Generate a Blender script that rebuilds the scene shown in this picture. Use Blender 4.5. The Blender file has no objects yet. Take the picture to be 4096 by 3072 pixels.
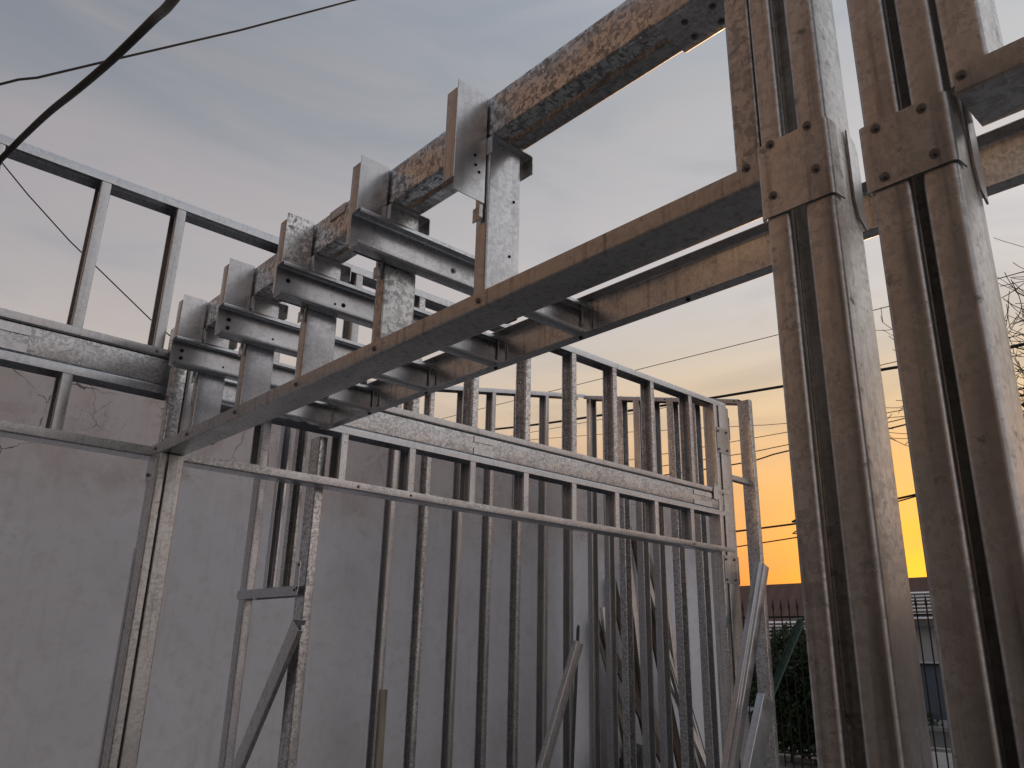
import bpy, bmesh, math, random
from mathutils import Vector, Matrix, noise
random.seed(7)
rad = math.radians
scene = bpy.context.scene
COL = scene.collection
H = 1.6                                   # eye height above the yard
U, V, Z = Vector((1, 0, 0)), Vector((0, 1, 0)), Vector((0, 0, 1))

# ------------------------------------------------------------------ camera
cam_d = bpy.data.cameras.new('camera')
cam = bpy.data.objects.new('camera', cam_d)
COL.objects.link(cam)
pitch, roll, yaw = rad(18.49305), rad(1.28248), rad(48.09965)
fwd = Vector((math.cos(pitch) * math.cos(yaw), math.cos(pitch) * math.sin(yaw), math.sin(pitch)))
rt = Vector((math.sin(yaw), -math.cos(yaw), 0))
up = rt.cross(fwd)
r2 = math.cos(roll) * rt + math.sin(roll) * up
u2 = -math.sin(roll) * rt + math.cos(roll) * up
m = Matrix((r2, u2, -fwd)).transposed().to_4x4()
m.translation = Vector((0, 0, H))
cam.matrix_world = m
cam_d.sensor_width = 36
cam_d.lens = 36 * 3196.9 / 4096
cam_d.clip_start = 0.05
cam_d.clip_end = 2000
scene.camera = cam

# ------------------------------------------------------------------ sky, sun, exposure
SUN_AZ, SUN_EL = rad(21.5), rad(4.0)
sun_dir = Vector((math.cos(SUN_EL) * math.cos(SUN_AZ), math.cos(SUN_EL) * math.sin(SUN_AZ), math.sin(SUN_EL)))


def lin(c):
    return tuple(((x / 255) / 12.92 if x / 255 <= .04045 else ((x / 255 + .055) / 1.055) ** 2.4) for x in c) + (1,)


class NT:
    """tiny node helper"""
    def __init__(s, tree):
        s.t = tree; tree.nodes.clear()

    def n(s, typ, inp=None, **kw):
        nd = s.t.nodes.new(typ)
        for k, v in kw.items():
            setattr(nd, k, v)
        if inp:
            for k, v in inp.items():
                sock = nd.inputs[k]
                if isinstance(v, bpy.types.NodeSocket):
                    s.t.links.new(v, sock)
                else:
                    sock.default_value = v
        return nd

    def math(s, op, a, b=None, c=None, clamp=False):
        inp = {0: a}
        if b is not None: inp[1] = b
        if c is not None: inp[2] = c
        return s.n('ShaderNodeMath', inp, operation=op, use_clamp=clamp).outputs[0]

    def vmath(s, op, a, b=None):
        inp = {0: a}
        if b is not None: inp[1] = b
        nd = s.n('ShaderNodeVectorMath', inp, operation=op)
        return nd.outputs['Value'] if op in ('DOT_PRODUCT', 'LENGTH') else nd.outputs[0]

    def mix(s, f, a, b, blend='MIX'):
        nd = s.t.nodes.new('ShaderNodeMix'); nd.data_type = 'RGBA'; nd.blend_type = blend
        for idx, v in ((0, f), (6, a), (7, b)):
            if isinstance(v, bpy.types.NodeSocket): s.t.links.new(v, nd.inputs[idx])
            else: nd.inputs[idx].default_value = v
        return nd.outputs[2]

    def ramp(s, f, stops, interp='LINEAR'):
        nd = s.n('ShaderNodeValToRGB', {0: f})
        cr = nd.color_ramp; cr.interpolation = interp
        while len(cr.elements) < len(stops): cr.elements.new(1)
        for e, (p, c) in zip(cr.elements, stops):
            e.position = p; e.color = c if len(c) == 4 else tuple(c) + (1,)
        return nd.outputs[0]

    def rng(s, v, a, b, c=0., d=1., smooth=False):
        nd = s.n('ShaderNodeMapRange', {0: v, 1: a, 2: b, 3: c, 4: d})
        if smooth: nd.interpolation_type = 'SMOOTHSTEP'
        return nd.outputs[0]


world = bpy.data.worlds.new('World')
scene.world = world
world.use_nodes = True
w = NT(world.node_tree)
tc = w.n('ShaderNodeTexCoord')
d = w.vmath('NORMALIZE', tc.outputs['Generated'])
xyz = w.n('ShaderNodeSeparateXYZ', {0: d})
el = w.math('ARCSINE', w.math('MAXIMUM', xyz.outputs[2], 0.0))
elf = w.math('DIVIDE', el, math.pi / 2)
hz = w.n('ShaderNodeCombineXYZ', {0: xyz.outputs[0], 1: xyz.outputs[1], 2: 0.0})
hz = w.vmath('NORMALIZE', hz.outputs[0])
cz = w.vmath('DOT_PRODUCT', hz, (math.cos(SUN_AZ), math.sin(SUN_AZ), 0))
f = w.math('POWER', w.math('MULTIPLY_ADD', cz, 0.5, 0.5), 6.5)
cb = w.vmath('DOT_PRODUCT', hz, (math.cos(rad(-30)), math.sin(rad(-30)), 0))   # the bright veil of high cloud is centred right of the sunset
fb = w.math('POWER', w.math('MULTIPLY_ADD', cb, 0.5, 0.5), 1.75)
e = lambda deg: deg / 90
low = w.ramp(elf, [(0, lin((248, 104, 16))), (e(4), lin((255, 134, 36))), (e(7), lin((255, 165, 78))), (e(11), lin((254, 188, 112))), (e(16), lin((238, 205, 162))),
                   (e(21), lin((222, 207, 188))), (e(27), lin((212, 206, 202)))])
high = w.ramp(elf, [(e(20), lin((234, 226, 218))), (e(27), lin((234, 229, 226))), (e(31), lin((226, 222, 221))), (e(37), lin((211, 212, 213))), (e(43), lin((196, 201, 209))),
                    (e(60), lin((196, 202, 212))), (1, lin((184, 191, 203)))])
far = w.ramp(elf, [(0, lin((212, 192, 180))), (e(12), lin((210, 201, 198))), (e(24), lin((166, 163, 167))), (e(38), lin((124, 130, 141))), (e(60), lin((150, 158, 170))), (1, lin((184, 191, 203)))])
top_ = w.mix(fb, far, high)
bot_ = w.mix(f, far, low)
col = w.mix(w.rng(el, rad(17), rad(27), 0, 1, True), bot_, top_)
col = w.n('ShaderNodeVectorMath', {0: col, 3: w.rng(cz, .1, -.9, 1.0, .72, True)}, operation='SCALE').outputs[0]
# glow round the sun behind the column
sd = w.vmath('DOT_PRODUCT', d, tuple(sun_dir))
glow = w.math('POWER', w.math('MAXIMUM', sd, 0.0), 150.0)
col = w.mix(w.math('MULTIPLY', glow, 0.95), col, (1.35, 0.66, 0.012, 1))
# thin high cloud, stretched into streaks
mp = w.n('ShaderNodeMapping', {0: d, 2: (rad(4), rad(-5), 0), 3: (1.0, 1.0, 4.6)})
nz = w.n('ShaderNodeTexNoise', {'Vector': mp.outputs[0], 'Scale': 2.3, 'Detail': 6.0, 'Roughness': 0.55, 'Distortion': 0.5})
cl = w.rng(nz.outputs[0], 0.42, 0.72, 0, 1, True)
col = w.mix(w.math('MULTIPLY', cl, w.rng(el, rad(6), rad(22), 0.04, 0.42)), col, w.mix(fb, lin((178, 166, 168)), lin((230, 216, 210))))
dk = w.rng(nz.outputs[0], 0.52, 0.25, 0, 0.30, True)
col = w.mix(dk, col, lin((120, 130, 146)))
nish = w.n('ShaderNodeTexSky', sky_type='NISHITA')
nish.sun_disc = False
nish.sun_elevation = SUN_EL
nish.sun_rotation = math.pi / 2 - SUN_AZ
nish.dust_density = 2.0
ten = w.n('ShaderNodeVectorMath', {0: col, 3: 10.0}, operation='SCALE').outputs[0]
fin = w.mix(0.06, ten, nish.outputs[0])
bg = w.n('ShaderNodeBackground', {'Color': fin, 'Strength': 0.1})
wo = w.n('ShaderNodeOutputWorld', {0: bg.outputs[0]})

sl = bpy.data.lights.new('sun', 'SUN')
sl.energy = 0.8
sl.angle = rad(0.6)
sl.color = (1.0, 0.55, 0.25)
so = bpy.data.objects.new('sun', sl)
COL.objects.link(so)
so.rotation_euler = sun_dir.to_track_quat('Z', 'Y').to_euler()
so.location = (20, 8, 10)
scene.view_settings.view_transform = 'Standard'
scene.view_settings.look = 'None'
scene.view_settings.exposure = 0.0
scene.view_settings.gamma = 1.0
scene.view_settings.use_curve_mapping = False


# ------------------------------------------------------------------ materials
def new_mat(name):
    mt = bpy.data.materials.new(name); mt.use_nodes = True
    nt = NT(mt.node_tree)
    return mt, nt


def out(nt, bsdf):
    nt.n('ShaderNodeOutputMaterial', {0: bsdf.outputs[0]})


def steel(name, lo, hi, spangle=1.0, scale=60, rough=(.18, .36), tilt=0.12, dirt=0.5, patch=.35):
    """galvanised sheet: zinc crystals (spangle) with their own tone, gloss and slight tilt, water marks and dirt on top"""
    mt, n = new_mat(name)
    tc = n.n('ShaderNodeTexCoord'); oi = n.n('ShaderNodeObjectInfo')
    off = n.n('ShaderNodeCombineXYZ', {0: n.math('MULTIPLY', oi.outputs['Random'], 17.0), 1: n.math('MULTIPLY', oi.outputs['Random'], 41.0), 2: n.math('MULTIPLY', oi.outputs['Random'], 29.0)})
    co = n.vmath('ADD', tc.outputs['Object'], off.outputs[0])
    dn = n.n('ShaderNodeTexNoise', {'Vector': co, 'Scale': scale * 1.3, 'Detail': 2.0})
    cd = n.n('ShaderNodeVectorMath', {0: dn.outputs[1], 3: 1.1 / scale}, operation='SCALE').outputs[0]
    c2 = n.vmath('ADD', co, cd)
    # two families of long crystals crossing each other
    mA = n.n('ShaderNodeMapping', {0: c2, 2: (rad(40), rad(35), rad(45)), 3: (scale * 1.7, scale * .62, scale * 1.1)})
    mB = n.n('ShaderNodeMapping', {0: c2, 2: (rad(-50), rad(25), rad(-45)), 3: (scale * .62, scale * 1.7, scale * 1.1)})
    vA = n.n('ShaderNodeTexVoronoi', {'Vector': mA.outputs[0], 'Scale': 1.0})
    vB = n.n('ShaderNodeTexVoronoi', {'Vector': mB.outputs[0], 'Scale': 1.0})
    sA = n.n('ShaderNodeSeparateColor', {0: vA.outputs['Color']}).outputs[0]
    sB = n.n('ShaderNodeSeparateColor', {0: vB.outputs['Color']}).outputs[0]
    cell = n.math('MINIMUM', n.math('ADD', sA, .12), n.math('ADD', sB, .12))
    big = n.n('ShaderNodeTexNoise', {'Vector': co, 'Scale': 6.0, 'Detail': 3.0, 'Roughness': .6})
    amt = n.math('MULTIPLY', n.rng(big.outputs[0], .38, .6, patch, 1.0, True), n.math('MULTIPLY', spangle, n.math('MULTIPLY_ADD', oi.outputs['Random'], .6, .7)))
    k = n.math('MULTIPLY_ADD', n.math('SUBTRACT', n.rng(cell, .12, .62, 0, 1), .62), amt, .62, clamp=True)
    mid = tuple(a * .45 + b * .55 for a, b in zip(lo, hi))
    base = n.ramp(k, [(0.0, lo), (.55, mid), (1.0, hi)])
    # length-wise rolling streaks, smudges, dirt specks
    st = n.n('ShaderNodeTexNoise', {'Vector': n.n('ShaderNodeMapping', {0: co, 3: (60, 60, 2.5)}).outputs[0], 'Scale': 1.0, 'Detail': 3.0})
    base = n.mix(n.rng(st.outputs[0], .54, .70, 0, .35 * dirt), base, (.15, .14, .135, 1))
    gr = n.n('ShaderNodeTexNoise', {'Vector': co, 'Scale': 34.0, 'Detail': 7.0, 'Roughness': .75})
    gm = n.rng(gr.outputs[0], .58, .72, 0, .7 * dirt)
    base = n.mix(gm, base, (.15, .145, .14, 1))
    tone = n.rng(oi.outputs['Random'], 0, 1, .88, 1.06)
    base = n.n('ShaderNodeVectorMath', {0: base, 3: tone}, operation='SCALE').outputs[0]
    r = n.math('ADD', n.rng(k, 0., 1., rough[1], rough[0]), n.math('MULTIPLY', gm, .3))
    r = n.math('ADD', r, n.rng(big.outputs[0], .35, .65, -.04, .08))
    geo = n.n('ShaderNodeNewGeometry')
    tA = n.vmath('SUBTRACT', n.mix(.5, vA.outputs['Color'], vB.outputs['Color']), (.5, .5, .5))
    tv = n.n('ShaderNodeVectorMath', {0: tA, 3: n.math('MULTIPLY', amt, tilt)}, operation='SCALE').outputs[0]
    wv = n.n('ShaderNodeTexNoise', {'Vector': co, 'Scale': 7.0, 'Detail': 2.0})
    wv2 = n.n('ShaderNodeVectorMath', {0: n.vmath('SUBTRACT', wv.outputs[1], (.5, .5, .5)), 3: .09}, operation='SCALE').outputs[0]
    nrm = n.vmath('NORMALIZE', n.vmath('ADD', n.vmath('ADD', geo.outputs['Normal'], tv), wv2))
    b = n.n('ShaderNodeBsdfPrincipled', {'Base Color': base, 'Metallic': 0.95, 'Roughness': r, 'Normal': nrm})
    out(n, b)
    return mt


def plain(name, c, rough=.7, metallic=0., var=.25, scale=12., bump=0.):
    mt, n = new_mat(name)
    tc = n.n('ShaderNodeTexCoord')
    nz = n.n('ShaderNodeTexNoise', {'Vector': tc.outputs['Object'], 'Scale': scale, 'Detail': 6.0, 'Roughness': .65})
    c0 = tuple(x * (1 - var) for x in c[:3]) + (1,); c1 = tuple(min(1, x * (1 + var)) for x in c[:3]) + (1,)
    base = n.ramp(nz.outputs[0], [(.3, c0), (.7, c1)])
    inp = {'Base Color': base, 'Roughness': rough, 'Metallic': metallic}
    if bump:
        inp['Normal'] = n.n('ShaderNodeBump', {'Height': nz.outputs[0], 'Strength': bump, 'Distance': .01}).outputs[0]
    out(n, n.n('ShaderNodeBsdfPrincipled', inp))
    return mt


def wood(name, c):
    mt, n = new_mat(name)
    tc = n.n('ShaderNodeTexCoord')
    mp = n.n('ShaderNodeMapping', {0: tc.outputs['Object'], 3: (40, 40, 2.5)})
    nz = n.n('ShaderNodeTexNoise', {'Vector': mp.outputs[0], 'Scale': 1.0, 'Detail': 6.0, 'Distortion': .4})
    base = n.ramp(nz.outputs[0], [(.3, tuple(x * .6 for x in c)), (.55, c), (.75, tuple(min(1, x * 1.3) for x in c))])
    out(n, n.n('ShaderNodeBsdfPrincipled', {'Base Color': base, 'Roughness': .8, 'Normal': n.n('ShaderNodeBump', {'Height': nz.outputs[0], 'Strength': .25, 'Distance': .004}).outputs[0]}))
    return mt


M = {}
M['smooth'] = steel('galvanised_steel', (.40, .41, .43), (.76, .78, .81), spangle=.34, scale=105, rough=(.22, .36), tilt=.05, dirt=.45)
M['shard'] = steel('large_spangle_steel', (.30, .30, .305), (.82, .83, .84), spangle=.95, scale=92, rough=(.27, .42), tilt=.045, dirt=.35, patch=.85)
M['spangle'] = steel('spangled_steel', (.34, .345, .355), (.80, .81, .83), spangle=.85, scale=98, rough=(.26, .40), tilt=.04, dirt=.25, patch=.8)
M['stud'] = steel('stud_steel', (.36, .365, .375), (.76, .77, .79), spangle=.5, scale=130, rough=(.25, .40), tilt=.05, dirt=.4)
M['rough'] = steel('weathered_steel', (.34, .338, .335), (.86, .86, .86), spangle=.36, scale=105, rough=(.29, .44), tilt=.05, dirt=1.1, patch=.55)
M['bolt'] = plain('bolt_steel', (.26, .26, .27), .36, .9, .3, 60)
M['hole'] = plain('dark_screw', (.03, .03, .032), .5, .5, .2, 60)
M['cable'] = plain('black_cable', (.012, .012, .013), .55, 0, .2, 20)
M['iron'] = plain('black_iron', (.02, .02, .022), .55, .3, .3, 30)
M['green_steel'] = plain('greenish_steel', (.16, .185, .18), .5, .5, .4, 30)
M['green_paint'] = plain('green_paint', (.13, .22, .19), .5, .2, .4, 30)
M['wood'] = wood('weathered_timber', (.23, .20, .17))
M['darkwood'] = wood('dark_timber', (.085, .062, .05))
M['palewood'] = wood('pale_timber', (.33, .29, .24))
M['bag'] = plain('black_plastic', (.012, .012, .014), .45, 0, .3, 25, .6)
M['white'] = plain('white_sheet', (.72, .74, .78), .45, 0, .08, 5)
M['bluegrey'] = plain('blue_grey_paint', (.10, .125, .165), .75, 0, .12, 4)
M['siding'] = plain('white_siding_paint', (.58, .60, .62), .7, 0, .08, 4)
M['trim'] = plain('pale_trim', (.62, .64, .68), .6, 0, .08, 6)
M['greyroof'] = plain('grey_roof', (.17, .155, .15), .85, 0, .2, 6)
M['bark'] = plain('bark', (.045, .036, .03), .9, 0, .35, 30, .5)
M['tile'] = plain('brown_tile', (.12, .062, .046), .85, 0, .35, 3)
M['batten'] = wood('roof_batten', (.22, .16, .12))
M['asphalt'] = plain('asphalt', (.055, .055, .057), .9, 0, .25, 20)
M['paving'] = plain('paving', (.30, .30, .29), .9, 0, .18, 6)
M['dirt'] = plain('dirt', (.155, .15, .145), .95, 0, .35, 3, .5)
M['glass'] = plain('dark_window_glass', (.012, .013, .015), .08, 0, .1, 2)
M['brick'] = plain('brown_render', (.33, .28, .245), .9, 0, .3, 8)


def leaf_mat():
    mt, n = new_mat('shrub_leaf')
    oi = n.n('ShaderNodeNewGeometry')
    c = n.ramp(oi.outputs['Random Per Island'], [(0, (.018, .035, .014)), (.6, (.04, .075, .028)), (1, (.085, .12, .045))])
    out(n, n.n('ShaderNodeBsdfPrincipled', {'Base Color': c, 'Roughness': .6}))
    return mt


M['leaf'] = leaf_mat()


def plaster():
    mt, n = new_mat('cracked_white_plaster')
    geo = n.n('ShaderNodeNewGeometry')
    p = geo.outputs['Position']
    sp = n.n('ShaderNodeSeparateXYZ', {0: p})
    big = n.n('ShaderNodeTexNoise', {'Vector': p, 'Scale': 1.3, 'Detail': 6.0, 'Roughness': .6})
    fine = n.n('ShaderNodeTexNoise', {'Vector': p, 'Scale': 9.0, 'Detail': 8.0, 'Roughness': .7})
    base = n.ramp(big.outputs[0], [(.3, (.79, .81, .86)), (.5, (.87, .89, .95)), (.72, (.91, .93, .985))])
    # trowel patches: each with a slightly different tone
    pv = n.n('ShaderNodeTexVoronoi', {'Vector': n.vmath('ADD', p, n.n('ShaderNodeVectorMath', {0: fine.outputs[1], 3: .5}, operation='SCALE').outputs[0]), 'Scale': 1.15, 'Smoothness': .35}, feature='SMOOTH_F1')
    pt = n.n('ShaderNodeSeparateColor', {0: pv.outputs['Color']}).outputs[0]
    base = n.mix(n.rng(pt, 0, 1, 0, .18), base, (.58, .56, .57, 1))
    base = n.mix(n.rng(fine.outputs[0], .5, .8, 0, .45), base, (.50, .47, .46, 1))
    # vertical run marks
    rn = n.n('ShaderNodeTexNoise', {'Vector': n.n('ShaderNodeMapping', {0: p, 3: (17, 17, 1.5)}).outputs[0], 'Scale': 1.0, 'Detail': 5.0})
    base = n.mix(n.rng(rn.outputs[0], .58, .76, 0, .18), base, (.42, .385, .37, 1))
    # weathered band: the upper part of the wall is dirtier, pinker and cracked
    hi = n.rng(n.math('ADD', sp.outputs[2], n.math('MULTIPLY', n.math('SUBTRACT', big.outputs[0], .5), 1.1)), 2.25, 2.85, 0, 1, True)
    base = n.mix(n.math('MULTIPLY', hi, n.rng(big.outputs[0], .35, .65, .3, .7)), base, (.64, .55, .52, 1))
    mot = n.n('ShaderNodeTexNoise', {'Vector': p, 'Scale': 4.5, 'Detail': 7.0, 'Roughness': .75, 'Distortion': .5})
    base = n.mix(n.math('MULTIPLY', hi, n.rng(mot.outputs[0], .48, .72, 0, .5)), base, (.34, .28, .26, 1))
    # dirty splashed foot of the wall
    lo_ = n.rng(n.math('ADD', sp.outputs[2], n.math('MULTIPLY', n.math('SUBTRACT', mot.outputs[0], .5), 1.4)), 1.15, .1, 0, .5, True)
    base = n.mix(lo_, base, (.52, .49, .46, 1))
    dsp = n.n('ShaderNodeTexNoise', {'Vector': p, 'Scale': 16.0, 'Detail': 4.0})
    pc = n.vmath('ADD', p, n.n('ShaderNodeVectorMath', {0: n.vmath('SUBTRACT', dsp.outputs[1], (.5, .5, .5)), 3: .07}, operation='SCALE').outputs[0])
    crack = None
    for sc, wd, msc, lo_, amt in ((2.6, .010, 2.2, .47, .8), (5.5, .012, 3.4, .51, .5), (13.0, .018, 3.0, .56, .35)):
        v = n.n('ShaderNodeTexVoronoi', {'Vector': n.n('ShaderNodeMapping', {0: pc, 3: (1, .2, 1)}).outputs[0], 'Scale': sc}, feature='DISTANCE_TO_EDGE')
        ms = n.n('ShaderNodeTexNoise', {'Vector': p, 'Scale': msc, 'Detail': 4.0, 'W': sc}, noise_dimensions='4D')
        wid = n.math('MULTIPLY', n.rng(ms.outputs[0], lo_, lo_ + .16, .0, 1, False), wd)
        c = n.math('MULTIPLY', n.math('LESS_THAN', v.outputs[0], wid), amt)
        crack = c if crack is None else n.math('MAXIMUM', crack, c)
    cm = n.math('MULTIPLY', n.math('MULTIPLY', crack, n.rng(hi, .35, .7, .0, 1)), n.rng(sp.outputs[0], 1.7, 2.6, 1, .3))
    base = n.mix(cm, base, (.10, .08, .075, 1))
    # specks and chips
    vs = n.n('ShaderNodeTexVoronoi', {'Vector': p, 'Scale': 7.0})
    rs = n.n('ShaderNodeSeparateColor', {0: vs.outputs['Color']})
    spk = n.math('MULTIPLY', n.math('LESS_THAN', vs.outputs[0], n.math('MULTIPLY', rs.outputs[1], .085)), n.math('GREATER_THAN', rs.outputs[0], .55))
    base = n.mix(n.math('MULTIPLY', spk, .7), base, (.16, .13, .12, 1))
    hgt = n.math('SUBTRACT', n.math('MULTIPLY', fine.outputs[0], .35), cm)
    bp = n.n('ShaderNodeBump', {'Height': hgt, 'Strength': .5, 'Distance': .006})
    out(n, n.n('ShaderNodeBsdfPrincipled', {'Base Color': base, 'Roughness': .88, 'Normal': bp.outputs[0]}))
    return mt


M['plaster'] = plaster()


# ------------------------------------------------------------------ helpers
def P(u, v, z):
    """point given in metres from the eye: u, v along the two framing directions, z up from eye level"""
    return Vector((u, v, z + H))


ORIG = {}                                  # world position of each object's origin


def thing(name, loc, label, cat, group=None):
    o = bpy.data.objects.new(name, None)
    o.empty_display_size = .2
    COL.objects.link(o)
    o.location = loc; ORIG[o] = Vector(loc)
    tag(o, label, cat, group)
    return o


def tag(o, label, cat, group=None):
    o['label'] = label; o['category'] = cat
    if group: o['group'] = group
    return o


def link(name, me, mat, at, parent=None):
    o = bpy.data.objects.new(name, me)
    if mat is not None and not me.materials: me.materials.append(mat)
    COL.objects.link(o)
    ORIG[o] = Vector(at)
    if parent is not None:
        o.parent = parent; o.location = Vector(at) - ORIG[parent]
    else:
        o.location = at
    return o


def finish(bm, name, smooth=True, ang=33):
    bmesh.ops.recalc_face_normals(bm, faces=bm.faces)
    me = bpy.data.meshes.new(name)
    bm.to_mesh(me); bm.free()
    if smooth:
        me.polygons.foreach_set('use_smooth', [True] * len(me.polygons))
        me.set_sharp_from_angle(angle=rad(ang))
    return me


def fillet(pts, r, n=4):
    outp = [Vector(pts[0])]
    for a, b, c in zip(pts, pts[1:], pts[2:]):
        a, b, c = Vector(a), Vector(b), Vector(c)
        d1 = (a - b).normalized(); d2 = (c - b).normalized()
        rr = min(r, (a - b).length * .45, (c - b).length * .45)
        half = math.acos(max(-1, min(1, d1.dot(d2)))) / 2
        tl = rr
        radius = tl * math.tan(half)
        cen = b + (d1 + d2).normalized() * (radius / math.sin(half))
        p0 = b + d1 * tl; p1 = b + d2 * tl
        a0 = (p0 - cen); a1 = (p1 - cen)
        t0 = math.atan2(a0.y, a0.x); t1 = math.atan2(a1.y, a1.x)
        dt = (t1 - t0 + math.pi) % (2 * math.pi) - math.pi
        for i in range(n + 1):
            t = t0 + dt * i / n
            outp.append(cen + Vector((math.cos(t), math.sin(t))) * radius)
    outp.append(Vector(pts[-1]))
    return outp


def section(name, parent, O, X, Y, D, L, pts, mat, t=.002, r=.006, n=4, wav=0.):
    """cold-formed sheet profile (an open 2D path in the X,Y plane) run L metres along D from O"""
    X, Y, D = Vector(X), Vector(Y), Vector(D)
    path = fillet(pts, r, n) if len(pts) > 2 else [Vector(p) for p in pts]
    left, right = [], []
    for i, p in enumerate(path):
        if i == 0: tdir = path[1] - p
        elif i == len(path) - 1: tdir = p - path[-2]
        else: tdir = (path[i + 1] - p).normalized() + (p - path[i - 1]).normalized()
        tdir.normalize()
        nn = Vector((-tdir.y, tdir.x)) * t / 2
        left.append(p + nn); right.append(p - nn)
    prof = left + right[::-1]
    bm = bmesh.new()
    k = max(1, int(L / .5)) if wav else 1
    rings = []
    for j in range(k + 1):
        s = L * j / k
        rings.append([bm.verts.new(X * q.x + Y * q.y + D * s) for q in prof])
    nq = len(prof)
    for a, b in zip(rings, rings[1:]):
        for i in range(nq):
            j = (i + 1) % nq
            bm.faces.new((a[i], a[j], b[j], b[i]))
    h = len(left)
    for ring in (rings[0], rings[-1]):
        for i in range(h - 1):
            bm.faces.new((ring[i], ring[i + 1], ring[nq - 2 - i], ring[nq - 1 - i]))
    return link(name, finish(bm, name), M[mat], O, parent)


def cee(name, parent, O, X, Y, D, L, wd, fl, lip, mat, t=.002, r=.006):
    """lipped C: web wd along X from O, flanges fl along Y"""
    pts = [(lip, fl), (0, fl), (0, 0), (wd, 0), (wd, fl), (wd - lip, fl)] if lip else [(0, fl), (0, 0), (wd, 0), (wd, fl)]
    return section(name, parent, O, X, Y, D, L, pts, mat, t, r)


def plate(name, parent, O, X, Y, N, outline, mat, t=.003):
    """flat plate with its own outline in X,Y, thickness t along N"""
    X, Y, N = Vector(X), Vector(Y), Vector(N)
    bm = bmesh.new()
    a = [bm.verts.new(X * x + Y * y) for x, y in outline]
    b = [bm.verts.new(X * x + Y * y + N * t) for x, y in outline]
    k = len(a)
    bm.faces.new(a); bm.faces.new(b)
    for i in range(k):
        j = (i + 1) % k
        bm.faces.new((a[i], a[j], b[j], b[i]))
    return link(name, finish(bm, name, False), M[mat], O, parent)


def rect(w, h): return [(0, 0), (w, 0), (w, h), (0, h)]


def bx(bm, c, s, X=U, Y=V, D=Z):
    c = Vector(c)
    vs = []
    for dx in (-.5, .5):
        for dy in (-.5, .5):
            for dz in (-.5, .5):
                vs.append(bm.verts.new(c + Vector(X) * s[0] * dx + Vector(Y) * s[1] * dy + Vector(D) * s[2] * dz))
    for q in ((0, 1, 3, 2), (4, 6, 7, 5), (0, 4, 5, 1), (2, 3, 7, 6), (0, 2, 6, 4), (1, 5, 7, 3)):
        bm.faces.new([vs[i] for i in q])


def box(name, parent, lo, hi, mat, bevel=0.):
    lo, hi = Vector(lo), Vector(hi)
    bm = bmesh.new()
    bx(bm, (hi - lo) / 2, hi - lo)
    if bevel:
        bmesh.ops.bevel(bm, geom=bm.edges[:], offset=bevel, segments=2, affect='EDGES')
    return link(name, finish(bm, name, bool(bevel)), M[mat], lo, parent)


def tube(bm, pts, radii, n=6, cap=True):
    rings = []
    for i, p in enumerate(pts):
        p = Vector(p)
        t = (Vector(pts[min(i + 1, len(pts) - 1)]) - Vector(pts[max(i - 1, 0)])).normalized()
        a = t.cross(Z if abs(t.z) < .9 else U).normalized(); b = t.cross(a)
        rr = radii[i] if isinstance(radii, (list, tuple)) else radii
        rings.append([bm.verts.new(p + (a * math.cos(2 * math.pi * k / n) + b * math.sin(2 * math.pi * k / n)) * rr) for k in range(n)])
    for A, B in zip(rings, rings[1:]):
        for k in range(n):
            j = (k + 1) % n
            bm.faces.new((A[k], A[j], B[j], B[k]))
    if cap:
        bm.faces.new(rings[0][::-1]); bm.faces.new(rings[-1])


def catmull(pts, k=8):
    pts = [Vector(p) for p in pts]
    o = []
    ext = [pts[0] * 2 - pts[1]] + pts + [pts[-1] * 2 - pts[-2]]
    for a, b, c, d_ in zip(ext, ext[1:], ext[2:], ext[3:]):
        for i in range(k):
            t = i / k
            o.append(.5 * ((2 * b) + (c - a) * t + (2 * a - 5 * b + 4 * c - d_) * t * t + (3 * b - a - 3 * c + d_) * t ** 3))
    o.append(pts[-1])
    return o


BOLT = {}


def bolt(parent, at, N, size=.0105, name='bolt', mat='bolt'):
    """hex head on a washer"""
    key = (tuple(N), size, mat)
    if key not in BOLT:
        N = Vector(N).normalized(); a = N.cross(Z if abs(N.z) < .9 else U).normalized(); b = N.cross(a)
        bm = bmesh.new()
        for rr, h0, h1, k, ph in ((size * 1.35, 0, size * .22, 14, 0), (size * .85, size * .22, size * .95, 6, .3), (size * .42, size * .95, size * 1.12, 8, 0)):
            A = [bm.verts.new((a * math.cos(ph + 2 * math.pi * i / k) + b * math.sin(ph + 2 * math.pi * i / k)) * rr + N * h0) for i in range(k)]
            B = [bm.verts.new((a * math.cos(ph + 2 * math.pi * i / k) + b * math.sin(ph + 2 * math.pi * i / k)) * rr * .96 + N * h1) for i in range(k)]
            for i in range(k): bm.faces.new((A[i], A[(i + 1) % k], B[(i + 1) % k], B[i]))
            bm.faces.new(B)
        me = finish(bm, name, False); me.materials.append(M[mat])
        BOLT[key] = me
    return link(name, BOLT[key], None, at, parent)


# ------------------------------------------------------------------ ground
def sheet(name, x0, x1, y0, y1, z, mat, kind='structure'):
    bm = bmesh.new()
    vs = [bm.verts.new((x, y, 0)) for x, y in ((x0, y0), (x1, y0), (x1, y1), (x0, y1))]
    bm.faces.new(vs)
    o = link(name, finish(bm, name, False), M[mat], (0, 0, z))
    o['kind'] = kind
    return o


sheet('ground', -600, 600, -600, 600, 0, 'dirt')
o = box('pavement', None, (13.0, -40, -.05), (16.2, 60, .06), 'paving'); o['kind'] = 'structure'
o = box('road', None, (16.4, -40, -.05), (21.4, 60, .012), 'asphalt'); o['kind'] = 'structure'
o = box('kerb', None, (16.2, -40, -.05), (16.4, 60, .11), 'paving', .01); o['kind'] = 'structure'
o = box('far_pavement', None, (21.4, -40, -.05), (22.0, 60, .1), 'paving'); o['kind'] = 'structure'

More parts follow.
